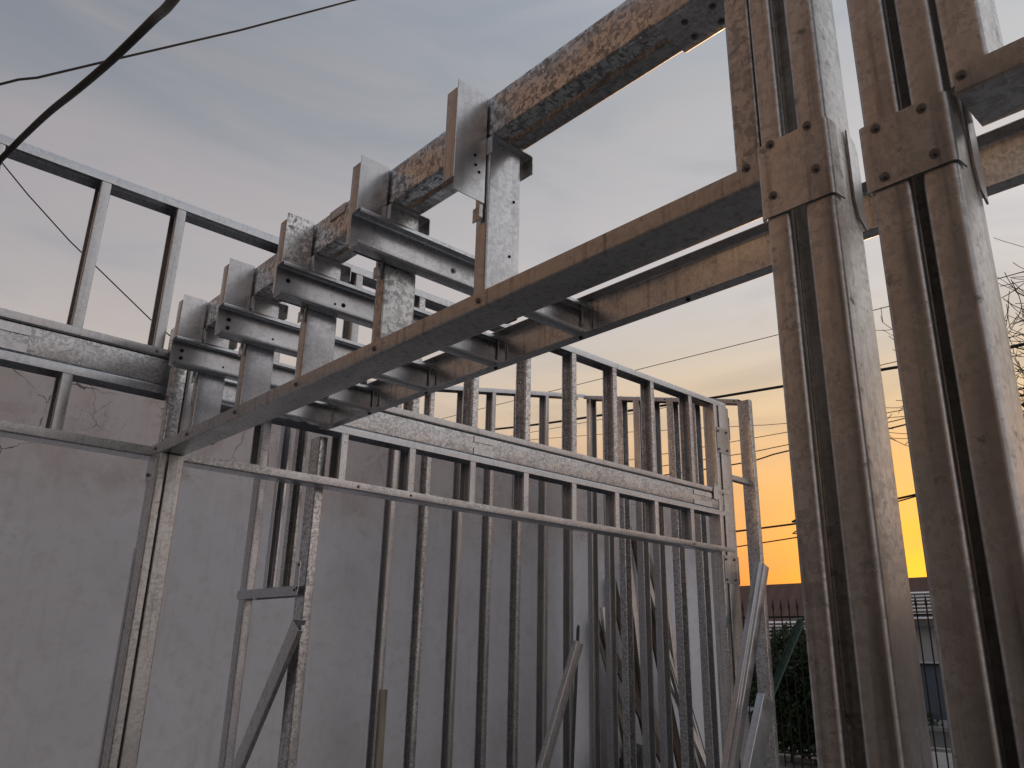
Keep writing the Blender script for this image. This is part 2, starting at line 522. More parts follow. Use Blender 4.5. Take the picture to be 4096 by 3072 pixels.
# ------------------------------------------------------------------ white boundary wall behind the framing
wt = thing('boundary_wall', P(-2.59, 5.45, -H), 'tall white plastered boundary wall, cracked and stained near its top, behind the steel studs', 'wall')
bm = bmesh.new(); bx(bm, Vector((5.395, .1, 1.73)), (10.79, .2, 3.46))
bmesh.ops.bevel(bm, geom=bm.edges[:], offset=.012, segments=2, affect='EDGES')
link('plaster_face', finish(bm, 'plaster_face'), M['plaster'], P(-2.59, 5.45, -H), wt)

# ------------------------------------------------------------------ unseen brown house, inferred from and sized for the steel's brown reflections (left of and behind the viewer)
bh = thing('brown_house', P(-2.6, 0, -H), 'unseen tall brown rendered house beside the yard, left of the viewer', 'house')
box('wall', bh, P(-8, -3.2, -H), P(-2.6, 14, 7.2), 'brick')
box('eave', bh, P(-8.2, -3.4, 7.202), P(-2.3, 14.2, 7.32), 'darkwood')
for z0, z1 in ((-1.5, .75), (1.15, 3.6)):  # made-up dark windows, placed to darken the right column's reflection
    wf = box('window', bh, P(-2.62, -.15, z0), P(-2.56, 1.66, z1), 'darkwood')
    box('pane', wf, P(-2.57, -.08, z0 + .07), P(-2.548, 1.59, z1 - .07), 'glass')

# ------------------------------------------------------------------ truss A: long truss over the opening, along u at v = 3.35
VA = 3.35
ta = thing('steel_truss', P(1.1, VA, .72), 'long galvanized steel truss of studs and spangled header crossing in front of the white wall', 'truss')
UL, UR = -1.2, 5.27
W_, F_ = .10, .042
# plates: tracks with web horizontal, flanges to the room
cee('top_chord', ta, P(UL, VA, 1.887), V, -Z, U, UR - UL, W_, .040, 0, 'smooth')
cee('bottom_chord', ta, P(UL, VA, .722), V, Z, U, UR - UL, W_, .040, 0, 'stud')
cee('header_track', ta, P(UL, VA, 1.148), V, Z, U, UR - UL - .02, W_, .036, 0, 'smooth')
cee('header_track', ta, P(UL, VA, 1.026), V, -Z, U, UR - UL - .02, W_, .036, 0, 'smooth')
hw = section('header_beam', ta, P(UL, VA + .007, 1.030), Z, V, U, UR - UL - .02, [(0, .034), (0, 0), (.114, 0), (.114, .034)], 'spangle', .002, .005)
section('header_beam', ta, P(UL, VA + .093, 1.030), Z, -V, U, UR - UL - .02, [(0, .034), (0, 0), (.114, 0), (.114, .034)], 'spangle', .002, .005)
for us, uw in ((.41, .15 - .03), (2.735, .145), (4.79, .22)):
    for z0 in (1.034, 1.103):
        plate('splice_strip', ta, P(us, VA + .0035, z0), U, Z, -V, rect(uw, .034), 'smooth', .002)
# upper and lower studs: C's open to the left, flange to the room
ups = [.265, .66, .978, 1.50, 1.905, 2.31, 2.715, 3.122, 3.526, 3.925, 4.33, 4.785]
for i, u in enumerate(ups):
    cee('stud', ta, P(u + F_, VA + .003, 1.186), V, -U, Z, .699, .094, F_, .012, 'spangle' if i in (6, 7, 8, 9, 10, 11, 5) else 'smooth')
lows = [.215, .663, 1.09, 1.50, 1.905, 2.308, 2.715, 3.118, 3.524, 3.926, 4.335, 4.742]
for i, u in enumerate(lows):
    cee('stud', ta, P(u + F_, VA + .003, .724), V, -U, Z, .266, .094, F_, .012, 'stud')
for u in (2.33, 4.76):
    bolt(ta, P(u, VA - .001, .742), -V, .005, 'screw', 'hole')
bolt(ta, P(.995, VA - .001, 1.166), -V, .006, 'screw', 'bolt')
bolt(ta, P(2.02, VA - .001, .742), -V, .007, 'screw', 'bolt')
# hanging end plate
# right post of truss A
ra = thing('steel_post', P(5.18, VA, -H), 'double steel end post with bolted plates at the right end of the long truss', 'post', 'posts of the long truss')
cee('c_section', ra, P(5.10, VA, -H), V, U, Z, 1.85 + H, .10, .045, .012, 'rough')
cee('c_section', ra, P(5.30, VA, -H), V, -U, Z, 1.85 + H, .10, .13, .02, 'rough')
for z0, zz in ((1.47, .20), (.50, .20)):
    g = section('gusset_plate', ra, P(5.115, VA - .004, z0), U, V, Z, zz, [(0, 0), (.155, 0), (.157, .05)], 'rough', .003, .004)
    for du, dz in ((.02, .025), (.13, .03), (.02, zz - .03), (.13, zz - .025)):
        bolt(g, P(5.115 + du, VA - .007, z0 + dz), -V, .008)
plate('tab', ra, P(5.06, VA - .006, .19), U, Z, -V, rect(.075, .085), 'smooth', .003)
plate('tab', ra, P(5.025, VA - .006, 1.1), U, Z, -V, [(0, 0), (.06, .0), (.06, .085), (.025, .13), (0, .06)], 'smooth', .003)
cee('bracket', ra, P(5.302, VA + .03, 1.29), Z, V, U, .298, .045, .03, 0, 'rough', .003)
plate('end_tab', ra, P(5.303, VA - .002, 1.60), V, Z, U, rect(.05, .18), 'smooth', .003)
plate('end_tab', ra, P(5.303, VA - .002, .50), V, Z, U, rect(.05, .20), 'smooth', .003)

# ------------------------------------------------------------------ truss T: along v at u = 1.04, carrying the joists
UT = 1.04
tt = thing('steel_truss', P(UT, 1.9, .72), 'steel truss with hanger plates running from the left post to the nearest column', 'truss')
V0, V1 = .566, 3.36
# bottom chord: track, web below
cee('bottom_chord', tt, P(UT, V0, .725), U, Z, V, V1 - V0, .10, .041, 0, 'rough', .002, .007)
vts = [1.263, 1.688, 2.113, 2.54, 2.96]
# top chord: two C's boxed with a gap
section('top_chord', tt, P(UT, .614, 1.171), Z, U, V, V1 - .614, [(.0, .041), (0, 0), (.114, 0), (.114, .041)], 'shard', .002, .007)
section('top_chord', tt, P(UT + .10, .614, 1.171), Z, -U, V, V1 - .614, [(0, .041), (0, 0), (.114, 0), (.114, .041)], 'shard', .002, .007)
sp = section('splice_cap', tt, P(UT - .003, .614, 1.167), U, Z, V, .15, [(0, .06), (0, 0), (.107, 0), (.107, .06)], 'rough', .003, .006)
for dv, du in ((.04, .035), (.10, .03), (.11, .075), (.05, .08)):
    bolt(sp, P(UT + du, .614 + dv, 1.1655), -Z, .0055)
section('splice_strip', tt, P(UT - .003, 1.93, 1.25), Z, U, V, .09, [(0, 0), (.034, 0), (.036, .03)], 'spangle', .002, .003)
mats = ['smooth', 'shard', 'smooth', 'smooth', 'smooth']
for i, v in enumerate(vts):
    # vertical: web faces the camera, flanges run away from it
    vt = cee('vertical', tt, P(UT + .003, v, .728), U, V, Z, .438, .104, .040, .012, mats[i])
    if i == 0:
        for du, dz in ((.085, .30), (.075, .15), (.045, .05)):
            bolt(vt, P(UT + du, v - .001, .728 + dz), -V, .003, 'screw_hole', 'hole')
    # cap track under the top chord
    cee('cap_track', tt, P(UT - .004, v - .020, 1.1675), U, -Z, V, .075, .132, .050, 0, 'rough', .0025, .006)
    bolt(tt, P(UT - .001, v + .014, .745), -U, .0062, 'screw', 'bolt')
    # hanger: stub C bolted outside the chord
    hp = section('hanger_plate', tt, P(UT - .006, v, .986), U, V, Z, .298, [(0, .030), (0, 0), (-.092, 0)], 'shard' if i == 2 else 'smooth', .0025, .003)
    section('hanger_flange', tt, P(UT - .100, v, 1.018), V, U, Z, .242, [(0, .004), (0, 0), (.038, 0), (.038, .006)], 'rough', .0025, .004)
    section('hanger_lip', tt, P(UT - .006, v + .004, .950), V, U, Z, .036, [(0, -.012), (0, 0), (.036, 0)], 'rough', .0025, .004)
    if i == 0:
        for du, dz in ((-.040, .115), (-.037, .09), (-.026, .075)):
            bolt(hp, P(UT + du, v - .0013, .986 + dz), -V, .003, 'screw_hole', 'hole')
bolt(tt, P(UT - .001, 3.30, .745), -U, .006, 'screw', 'bolt')
# near end vertical next to the column
cee('vertical', tt, P(UT + .002, .613, .742), U, -V, Z, 1.2, .10, .046, .010, 'shard')
bolt(tt, P(UT - .001, .592, .764), -U, .006, 'bolt', 'bolt')
# far end vertical by the left post
cee('vertical', tt, P(UT + .002, 3.25, .728), U, V, Z, .46, .055, .040, 0, 'spangle')
cee('vertical', tt, P(UT + .10, 3.25, .728), -U, V, Z, .46, .036, .040, 0, 'smooth')

# left post under the truss end
lp = thing('steel_post', P(1.09, 3.3, -H), 'double steel post with a dark slot under the meeting of the two trusses', 'post')
cee('c_section', lp, P(UT, 3.245, -H), V, U, Z, .72 + H, .105, .029, 0, 'rough')
cee('c_section', lp, P(UT + .098, 3.245, -H), V, -U, Z, .72 + H, .105, .060, .014, 'rough')
g = section('clip_plate', lp, P(UT - .003, 3.27, .615), V, U, Z, .085, [(0, .0), (.09, 0), (.09, .012)], 'smooth', .003, .003)
bolt(g, P(UT - .005, 3.33, .64), -U, .007)
section('edge_strip', lp, P(UT - .003, 3.33, -H), V, U, Z, H + .35, [(0, 0), (.022, 0), (.022, .012)], 'smooth', .003, .003)

# ------------------------------------------------------------------ the two near columns
def column(label, v0, v1, f0, f1, bolts, zt0, zt1, plab):
    c = thing('steel_column', P(UT + .05, (v0 + v1) / 2, -H), label, 'column', 'near steel columns')
    cee('c_section', c, P(UT, v0, -H), U, V, Z, H + 1.9, .088, f0, .016, 'rough', .0025, .007)
    cee('c_section', c, P(UT, v1, -H), U, -V, Z, H + 1.9, .088, f1, .014, 'rough', .0025, .006)
    # gusset wraps round the near corner
    g = section('gusset_plate', c, P(UT - .004, v1 + .006, zt0), -V, U, Z, zt1 - zt0, [(-.0, .012), (0, 0), (v1 - v0 + .009, 0), (v1 - v0 + .011, .030)], 'rough', .003, .006)
    for vb, zb in bolts:
        bolt(g, P(UT - .0055, vb, zb), -U, .0056)
    plate('side_plate', c, P(UT + .062, v0 - .0025, zt0 - .015), U, Z, -V, [(0, .03), (.008, .0), (.030, -.014), (.031, .125), (.026, .140), (0, .155)], 'smooth', .003)
    return c


column('thick double steel column nearest the centre, silver on its right side, bolted plate across it', .454, .563, .046, .036,
       [(.544, .783), (.480, .785), (.474, .705), (.547, .690)], .655, .787, '')
column('darker double steel column at the right edge of the view, bolted plate across it', .287, .398, .044, .050,
       [(.380, .727), (.316, .726), (.309, .650), (.377, .645)], .630, .738, '')

# second truss carrying on to the right of the columns
t2 = thing('steel_truss', P(UT, -.6, .72), 'dark steel truss running off the right side of the view beyond the last column', 'truss')
cee('bottom_chord', t2, P(UT, -2.6, .725), U, Z, V, 2.6 + .272, .10, .041, 0, 'rough', .002, .007)
section('top_chord', t2, P(UT, -2.6, 1.171), Z, U, V, 2.6 + .225, [(.0, .041), (0, 0), (.114, 0), (.114, .041)], 'spangle', .002, .007)
section('top_chord', t2, P(UT + .10, -2.6, 1.171), Z, -U, V, 2.6 + .225, [(0, .041), (0, 0), (.114, 0), (.114, .041)], 'spangle', .002, .007)
cee('vertical', t2, P(UT + .002, .228, .742), U, V, Z, 1.2, .10, .050, .010, 'rough')
for v in (-.2, -.62, -1.05, -1.47, -1.9, -2.3):
    cee('vertical', t2, P(UT + .003, v, .728), U, V, Z, .438, .104, .040, .012, 'smooth')
bolt(t2, P(UT - .001, .262, .752), -U, .0056)

# ------------------------------------------------------------------ joists and their rim track
names = ['second from the near column', 'third from the near column', 'fourth from the near column', 'farthest, close to the long truss']
UJ = 1.82
jl = [1.263] + vts[1:]
labs = ['short steel floor joist hung nearest the columns, only its rear end seen under the truss',
        'steel floor joist nearest the camera, with a single bolt at mid web',
        'steel floor joist second nearest the camera, its two screw holes far apart',
        'steel floor joist third from the camera, two screw holes close together at its end',
        'steel floor joist whose left end sits beside the spangled stub of the left post']
for i, v in enumerate(vts):
    if i == 0: continue
    u0 = .925
    j = thing('floor_joist', P(u0, v - .006, .985), labs[i], 'joist', 'floor joists hung from the truss')
    cee('c_section', j, P(u0, v - .006, .986), Z, -V, U, UJ - u0 - .003, .108, .045, .013, 'smooth', .002, .006)
    if i == 1:
        bolt(j, P(1.27, v - .0075, 1.045), -V, .0065)
    elif i:
        bolt(j, P(.965, v - .0075, 1.055), -V, .0055, 'screw', 'hole')
        bolt(j, P(.965 if i > 2 else 1.16, v - .0075, 1.025 if i > 2 else 1.035), -V, .0055, 'screw', 'hole')
        bolt(j, P(1.13, v - .0075, 1.03), -V, .003, 'screw', 'hole')
    plate('clip_angle', j, P(UJ - .004, v - .05, .995), V, Z, -U, rect(.03, .09), 'rough', .003)
v = 3.31
j = thing('floor_joist', P(1.15, v, .985), 'joist lying flat against the long truss header at the end of the rim beam', 'joist', 'floor joists hung from the truss')
cee('c_section', j, P(1.15, v, .986), Z, -V, U, UJ - 1.153, .108, .045, .013, 'smooth', .002, .006)

rb = thing('rim_beam', P(UJ, 1, .985), 'steel rim beam behind the joist ends, passing behind both columns to the right', 'beam')
cee('track', rb, P(UJ, -2.2, .984), Z, -U, V, 2.2 + 3.345, .128, .048, 0, 'rough', .002, .005)
for v in vts:
    bolt(rb, P(UJ - .024, v - .02, .9825), -Z, .0055, 'screw', 'hole')

# ------------------------------------------------------------------ door frame wall behind the truss (along v, u = 1.82)
df = thing('door_frame', P(1.84, 3.8, -H), 'steel stud door opening with a light cross track, in front of the white wall at left', 'door frame')
cee('post', df, P(1.845, 3.455, -H), V, U, Z, H + .98, .09, .045, .012, 'spangle')
cee('post', df, P(1.82, 4.03, -H), V, U, Z, H + 1.0, .07, .045, .012, 'stud')
for v in (3.72, 3.50 + .06):
    pass
for v, mm in ((3.79, 'smooth'), (3.62, 'spangle')):
    section('cripple', df, P(1.82, v, .272), V, U, Z, .88, [(.012, 0), (.05, 0), (.05, .045), (.0, .045), (0, .03)], mm, .002, .005)
cee('sill_track', df, P(1.815, 3.47, .268), U, -Z, V, .64, .075, .045, 0, 'smooth')
cl = plate('corner_clip', df, P(1.811, 3.455, .235), V, Z, -U, rect(.04, .14), 'smooth', .003)
for dv, dz in ((.008, .02), (.03, .012), (.01, .125)):
    bolt(cl, P(1.808, 3.455 + dv, .235 + dz), -U, .005, 'screw', 'hole')

# ------------------------------------------------------------------ back wall frame (u direction, v = 5.15)
VB = 5.15
bf = thing('stud_wall', P(4.3, VB, -H), 'back row of full height steel studs standing against the white wall', 'stud wall')


def zpl(u): return 2.13 + (u - 3.92) * .185


bm_u = [3.403, 3.722, 4.065, 4.394, 4.73, 5.056, 5.383]
for i, u in enumerate(bm_u):
    cee('stud', bf, P(u + .042, VB, -H), V, -U, Z, H + zpl(u) - .006, .094, .042, .012, 'spangle' if i in (1, 3, 4) else 'stud')
a = P(3.1, VB - .002, zpl(3.1)); b = P(5.60, VB - .002, zpl(5.60))
dd = (b - a)
dn = Vector((-dd.z, 0, dd.x)).normalized()
cee('top_track', bf, a, V, -dn, dd.normalized(), dd.length, .10, .036, 0, 'smooth')
cee('bottom_track', bf, P(3.1, VB - .002, -H + .003), V, Z, U, 2.5, .10, .04, 0, 'smooth')
# right wall frame (v direction, u = 5.6)
UB = 5.6
rf = thing('stud_wall', P(UB, 4.3, -H), 'right hand row of close steel studs running back from the orange sunset to the white wall', 'stud wall')


def zpr(v): return 2.02 + (v - 3.446) * .24


for i, v in enumerate([5.134, 4.929, 4.752, 4.548, 4.371, 4.167, 3.938]):
    cee('stud', rf, P(UB, v, -H), U, -V, Z, H + zpr(v) - .012, .09, .068 if i > 1 else .055, .012, 'spangle' if i in (2, 5, 6) else 'stud')
a = P(UB - .002, 3.44, zpr(3.44)); b = P(UB - .002, 5.16, zpr(5.16)); dd = b - a
dn = Vector((0, -dd.z, dd.y)).normalized()
cee('top_track', rf, a, U, -dn, dd.normalized(), dd.length, .10, .036, 0, 'smooth')
cee('bottom_track', rf, P(UB - .002, 3.45, -H + .003), U, Z, V, 1.72, .10, .04, 0, 'smooth')
cee('end_post', rf, P(UB - .004, 3.447, -H), -V, U, Z, H + 1.995, .107, .05, .012, 'spangle')
for v in (3.475, 3.95, 4.18, 4.39):
    bolt(rf, P(UB - .004, v, zpr(v) - .018), -U, .005, 'screw', 'hole')

# ------------------------------------------------------------------ loose pieces leaning about
def lean(name, label, cat, a, b, X, prof, mat, group=None, t=.002, r=.005):
    """profile run from foot a to head b; X is the direction its face width takes"""
    a, b = Vector(a), Vector(b)
    D = (b - a).normalized()
    X = (Vector(X) - D * Vector(X).dot(D)).normalized()
    Y = D.cross(X)
    o = section(name, None, a, X, Y, D, (b - a).length, prof, mat, t, r)
    return tag(o, label, cat, group)


def ext(a, b, z):
    """carry the line b->a down to height z"""
    a, b = Vector(a), Vector(b)
    k = (z - a.z) / (b.z - a.z)
    return a + (b - a) * k


chan = lambda w_, f_: [(0, f_), (0, 0), (w_, 0), (w_, f_)]
# diagonal brace in the door frame
b_ = P(1.79, 3.44, .115); a_ = ext(P(1.79, 3.89, -.54), b_, .02)
lean('diagonal_brace', 'steel channel brace leaning against the spangled door post below the cross track', 'brace', a_, b_, -V, [(.0, .07), (0, 0), (.085, 0), (.085, .02)], 'rough')
b_ = P(4.675, 4.4, .088); a_ = ext(P(4.30, 4.4, -.77), b_, .02)
lean('diagonal_brace', 'steel channel leaning to the right in the middle of the stud room', 'brace', a_, b_, U, [(0, .045), (0, 0), (.075, 0), (.075, .045)], 'rough')
b_ = P(4.69, 4.42, .186); a_ = ext(P(4.85, 4.6, -.25), b_, .02)
lean('steel_offcut', 'dark narrow steel strip crossing behind the head of the channel leaning mid room', 'offcut', a_, b_, U, [(0, 0), (.035, 0), (.035, .03)], 'green_steel')
tag(box('timber_stake', None, P(3.262, 4.9, -H + .01), P(3.318, 4.93, -.267), 'palewood', .003), 'pale timber stake standing upright at the foot of the third back stud', 'stake')
# pair by the right end post
b_ = P(5.38, 3.22, .665); a_ = ext(P(4.80, 3.22, -.68), b_, .02)
lean('leaning_channel', 'long silvery steel channel leaning against the far right end post', 'channel', a_, b_, U, [(0, .04), (0, 0), (.03, 0), (.034, -.02), (.10, -.02), (.10, .04)], 'smooth')
b_ = P(4.945, 3.0, -.225); a_ = ext(P(4.71, 3.0, -.65), b_, .02)
lean('leaning_channel', 'short wide steel channel with a square cut top in front of the right end post', 'channel', a_, b_, U, [(0, .05), (0, 0), (.145, 0), (.145, .05)], 'smooth')
b_ = P(6.0, 3.24, .262); a_ = ext(P(6, 3.56, -.308), b_, .02)
lean('green_bar', 'slim green painted steel bar slanting in front of the dark shrub', 'bar', a_, b_, V, [(0, .03), (0, 0), (.05, 0), (.05, .03)], 'green_paint')
# timber stacked against the white wall, seen between the right studs
pile = [((5.955, 5.36, .30), (6.24, 5.15, -1.0), .09, .022, 'wood', 'grey weathered board, lowest of the timber leaning on the white wall between the right studs'),
        ((6.215, 5.38, .72), (6.44, 5.1, -1.02), .10, .025, 'darkwood', 'dark brown board leaning on the white wall behind the second right stud'),
        ((6.60, 5.39, 1.15), (6.86, 5.1, -1.04), .11, .025, 'darkwood', 'tallest dark board leaning on the white wall behind the right studs'),
        ((6.80, 5.40, 1.05), (7.25, 5.15, -1.0), .07, .03, 'wood', 'grey board leaning at the right of the timber stack by the white wall'),
        ((6.33, 5.37, .42), (6.62, 5.08, -1.0), .12, .02, 'wood', 'wide grey board in the middle of the timber leaning on the white wall'),
        ((6.02, 5.34, .20), (6.46, 4.95, -1.0), .12, .02, 'darkwood', 'dark board crossing low in front of the leaning timber')]
for h_, f_, w_, t_, mt, lb in pile:
    b_ = P(*h_); a_ = ext(P(*f_), b_, .02)
    D = (b_ - a_).normalized(); X = (U - D * U.dot(D)).normalized(); Y = D.cross(X)
    bm = bmesh.new(); L = (b_ - a_).length
    bx(bm, D * L / 2, (w_, t_, L), X, Y, D)
    bmesh.ops.bevel(bm, geom=bm.edges[:], offset=.002, segments=1, affect='EDGES')
    tag(link('leaning_board', finish(bm, 'leaning_board', False), M[mt], a_), lb, 'board', 'timber leaning on the white wall')
for h_, f_, wd_, mt, lb in (((5.98, 5.30, .42), (6.10, 5.2, -.9), .06, 'stud', 'short steel channel standing among the timber by the second right stud'),
                            ((6.36, 5.30, .95), (6.40, 5.1, -.9), .07, 'rough', 'upright steel channel among the boards behind the third right stud'),
                            ((6.62, 5.28, .80), (6.98, 5.0, -1.0), .06, 'stud', 'slanting steel channel crossing the tall dark board'),
                            ((6.95, 5.36, 1.25), (7.02, 5.2, -.5), .05, 'rough', 'tall narrow steel channel leaning near the right end of the white wall'),
                            ((6.75, 5.3, .10), (7.1, 5.0, -1.0), .07, 'rough', 'low steel channel leaning at the right of the timber stack')):
    b_ = P(*h_); a_ = ext(P(*f_), b_, .02)
    lean('steel_offcut', lb, 'offcut', a_, b_, U, [(0, .035), (0, 0), (wd_, 0), (wd_, .035)], mt)
for h_, f_, lb in (((6.48, 5.42, 1.5), (6.72, 5.2, .3), 'thin dark rod leaning high against the white wall among the right studs'),
                   ((6.72, 5.42, 1.3), (7.25, 5.2, -.6), 'long thin dark rod slanting down to the right across the white wall')):
    b_ = P(*h_); a_ = ext(P(*f_), b_, .02)
    bm = bmesh.new(); tube(bm, [Vector((0, 0, 0)), b_ - a_], .005, 6)
    tag(link('thin_rod', finish(bm, 'thin_rod'), M['cable'], a_), lb, 'rod', 'rods leaning on the white wall')
# black sack at the foot of the boards
bm = bmesh.new()
bmesh.ops.create_icosphere(bm, subdivisions=4, radius=1)
for v in bm.verts:
    k = 1 + .22 * noise.noise(v.co * 1.7) + .08 * noise.noise(v.co * 5)
    v.co = Vector((v.co.x * .26 * k, v.co.y * .18 * k, (v.co.z * .45 * k) if v.co.z > -.8 else -.36))
tag(link('rubbish_sack', finish(bm, 'rubbish_sack'), M['bag'], P(6.1, 5.05, -H + .38)), 'black plastic sack at the foot of the leaning timber', 'sack')

# ------------------------------------------------------------------ iron fence on the street side
UF = 12.3
fe = thing('iron_fence', P(UF, 4, -H), 'black spear topped iron fence along the street behind the columns', 'fence')
bm = bmesh.new()
bx(bm, Vector((0, 0, 1.17)), (.016, .016, 2.34))
r0 = .022
tip = bm.verts.new((0, 0, 2.52)); ring = [bm.verts.new((r0 * math.cos(k * math.pi / 2 + .785), r0 * math.sin(k * math.pi / 2 + .785), 2.37)) for k in range(4)]
bot = bm.verts.new((0, 0, 2.30))
for k in range(4):
    bm.faces.new((ring[k], ring[(k + 1) % 4], tip)); bm.faces.new((ring[(k + 1) % 4], ring[k], bot))
pk = finish(bm, 'picket', False); pk.materials.append(M['iron'])
for i in range(70):
    link('picket', pk, None, P(UF, -1.2 + i * .142, -H), fe)
for z in (.62, -.05, -1.40):
    box('rail', fe, P(UF - .018, -1.3, z - .014), P(UF + .018, 8.8, z + .014), 'iron')
# wire mesh low panel behind the shrub side
# shrub
def leaves(bm, c, s, count, size, rnd, lump=.35):
    c = Vector(c)
    for _ in range(count):
        p = Vector((rnd.uniform(-1, 1), rnd.uniform(-1, 1), rnd.uniform(-1, 1)))
        lim = .8 + lump * noise.noise(p * 2.2 + c) + .25 * noise.noise(p * 6)
        if (abs(p.x) ** 3 + abs(p.y) ** 3 + abs(p.z) ** 3) ** (1 / 3) > lim or noise.noise(p * 4 + c * 3) < -.45: continue
        q = c + Vector((p.x * s[0], p.y * s[1], p.z * s[2]))
        a = Vector((rnd.gauss(0, 1), rnd.gauss(0, 1), rnd.gauss(0, 1))).normalized()
        b = a.cross(Vector((rnd.gauss(0, 1), rnd.gauss(0, 1), rnd.gauss(0, 1)))).normalized()
        k = size * rnd.uniform(.6, 1.4)
        vs = [bm.verts.new(q + a * k), bm.verts.new(q + b * k * .45), bm.verts.new(q - a * k), bm.verts.new(q - b * k * .45)]
        bm.faces.new(vs)


rnd = random.Random(3)
sh = thing('garden_shrub', P(13.0, 7.0, -H), 'dense dark green shrub growing behind the street fence', 'shrub')
bm = bmesh.new(); leaves(bm, (0, 0, 1.0), (.6, 1.25, 1.02), 42000, .05, rnd, .15)
leaves(bm, (.1, .35, 1.85), (.4, .5, .32), 3000, .045, rnd)
link('foliage', finish(bm, 'foliage', False), M['leaf'], P(13.0, 7.0, -H), sh)
bm = bmesh.new()
for k in range(7):
    a = Vector((rnd.uniform(-.15, .15), rnd.uniform(-.5, .5), 0)); b = a + Vector((rnd.uniform(-.2, .2), rnd.uniform(-.4, .4), 1.6))
    tube(bm, [a, (a + b) / 2 + Vector((.03, .04, 0)), b], [.025, .018, .008], 5)
link('stems', finish(bm, 'stems'), M['bark'], P(13.0, 7.0, -H), sh)
sh = thing('low_hedge', P(21.9, 9.2, -H), 'low dark hedge at the foot of the blue grey wall across the street', 'hedge')
bm = bmesh.new(); leaves(bm, (0, 0, .2), (.35, 1.2, .26), 3000, .05, rnd)
link('foliage', finish(bm, 'foliage', False), M['leaf'], P(21.75, 9.6, -H), sh)

# ------------------------------------------------------------------ houses across the street
def prism(name, parent, at, verts, faces, mat):
    bm = bmesh.new(); vs = [bm.verts.new(v) for v in verts]
    for f_ in faces: bm.faces.new([vs[i] for i in f_])
    return link(name, finish(bm, name, False), M[mat], at, parent)


k = 30 / 24
h1 = thing('tiled_house', P(30, 15, -H), 'far house with a long brown tiled hip roof against the orange sky', 'house')
x0, x1, y0, y1 = 27.5, 36, 10.6, 24
zr, ze = 2.30 * k, .9
box('wall', h1, P(x0 + .5, y0 + .5, -H), P(x1 - .5, y1 - .5, ze), 'siding')
rp = [(x0, y0, ze), (x1, y0, ze), (x1, y1, ze), (x0, y1, ze), (31.5, y0 + 1.35, zr), (31.5, y1 - 3, zr)]
base = P(x0, y0, ze)
prism('roof', h1, base, [P(*p) - base for p in rp], [(0, 4, 5, 3), (1, 2, 5, 4), (0, 1, 4), (3, 5, 2), (0, 3, 2, 1)], 'tile')
# courses of tile on the street slope
e0, e1 = Vector((x0, 0, ze)), Vector((31.5, 0, zr))
sl_ = (e1 - e0)
tl = []
for i in range(26):
    c0 = e0 + sl_ * (i / 26); lo_v = y0 + 1.35 * (i / 26); hi_v = y1 - 3 * (i / 26)
    bm = bmesh.new()
    nn = Vector((-sl_.z, 0, sl_.x)).normalized()
    L = hi_v - lo_v
    bx(bm, Vector((0, L / 2, 0)), (sl_.length / 26 * 1.12, L, .03), sl_.normalized(), V, (nn + sl_.normalized() * -.10).normalized())
    link('tile_course', finish(bm, 'tile_course', False), M['tile'], P(c0.x + sl_.x / 52, lo_v, c0.z + sl_.z / 52) + nn * .03, h1)

h2 = thing('clapboard_house', P(24, 10, -H), 'nearer house with white battened roof and pale clapboard wall across the street', 'house')
box('wall', h2, P(24.0, 6.0, -H), P(28, 11.2, 1.05), 'siding')
for i in range(13):
    z0 = -.02 + i * .085
    pz = plate('clapboard', h2, P(23.985, 6.0, z0), V, Z, -U, rect(5.2, .083), 'siding', .02)
    pz.rotation_euler.y = rad(-4)
# sheet roof with battens, seen from the street: rising away
a0, a1 = Vector((23.4, 0, 1.02)), Vector((27.0, 0, 2.05))
s2 = a1 - a0; nn = Vector((-s2.z, 0, s2.x)).normalized()
for i in range(8):
    bm = bmesh.new(); q = s2.length / 8
    bx(bm, Vector((0, 3.1, 0)), (q * .98, 6.2, .02), s2.normalized(), V, nn)
    c0 = a0 + s2 * ((i + .5) / 8)
    link('roof_sheet', finish(bm, 'roof_sheet', False), M['white'], P(c0.x, 5.2, c0.z), h2)
    bm = bmesh.new(); bx(bm, Vector((0, 3.1, 0)), (.09, 6.2, .05), s2.normalized(), V, nn)
    c0 = a0 + s2 * (i / 8)
    link('batten', finish(bm, 'batten', False), M['batten'], P(c0.x, 5.2, c0.z) + nn * .03, h2)
box('fascia', h2, P(23.3, 5.1, .88), P(23.36, 11.4, 1.01), 'greyroof')
# low porch with a battened white sheet roof, further left along the street
pc_ = thing('white_porch', P(24, 13, -H), 'low porch with white battened roof behind the dark shrub', 'porch')
b0, b1 = Vector((22.9, 0, .50)), Vector((25.0, 0, 1.12)); s3 = b1 - b0; n3 = Vector((-s3.z, 0, s3.x)).normalized()
for i in range(5):
    for nm, mt, wd_, up_ in (('roof_sheet', 'white', s3.length / 5 * .98, 0), ('batten', 'batten', .09, .03)):
        bm = bmesh.new(); bx(bm, Vector((0, 1.75, 0)), (wd_, 3.5, .02 + up_), s3.normalized(), V, n3)
        c0 = b0 + s3 * ((i + (.5 if nm == 'roof_sheet' else 0)) / 5)
        link(nm, finish(bm, nm, False), M[mt], P(c0.x, 11.6, c0.z) + n3 * up_, pc_)
for v in (11.7, 13.3, 15.0):
    box('porch_post', pc_, P(22.95, v, -H), P(23.05, v + .1, .47), 'trim')
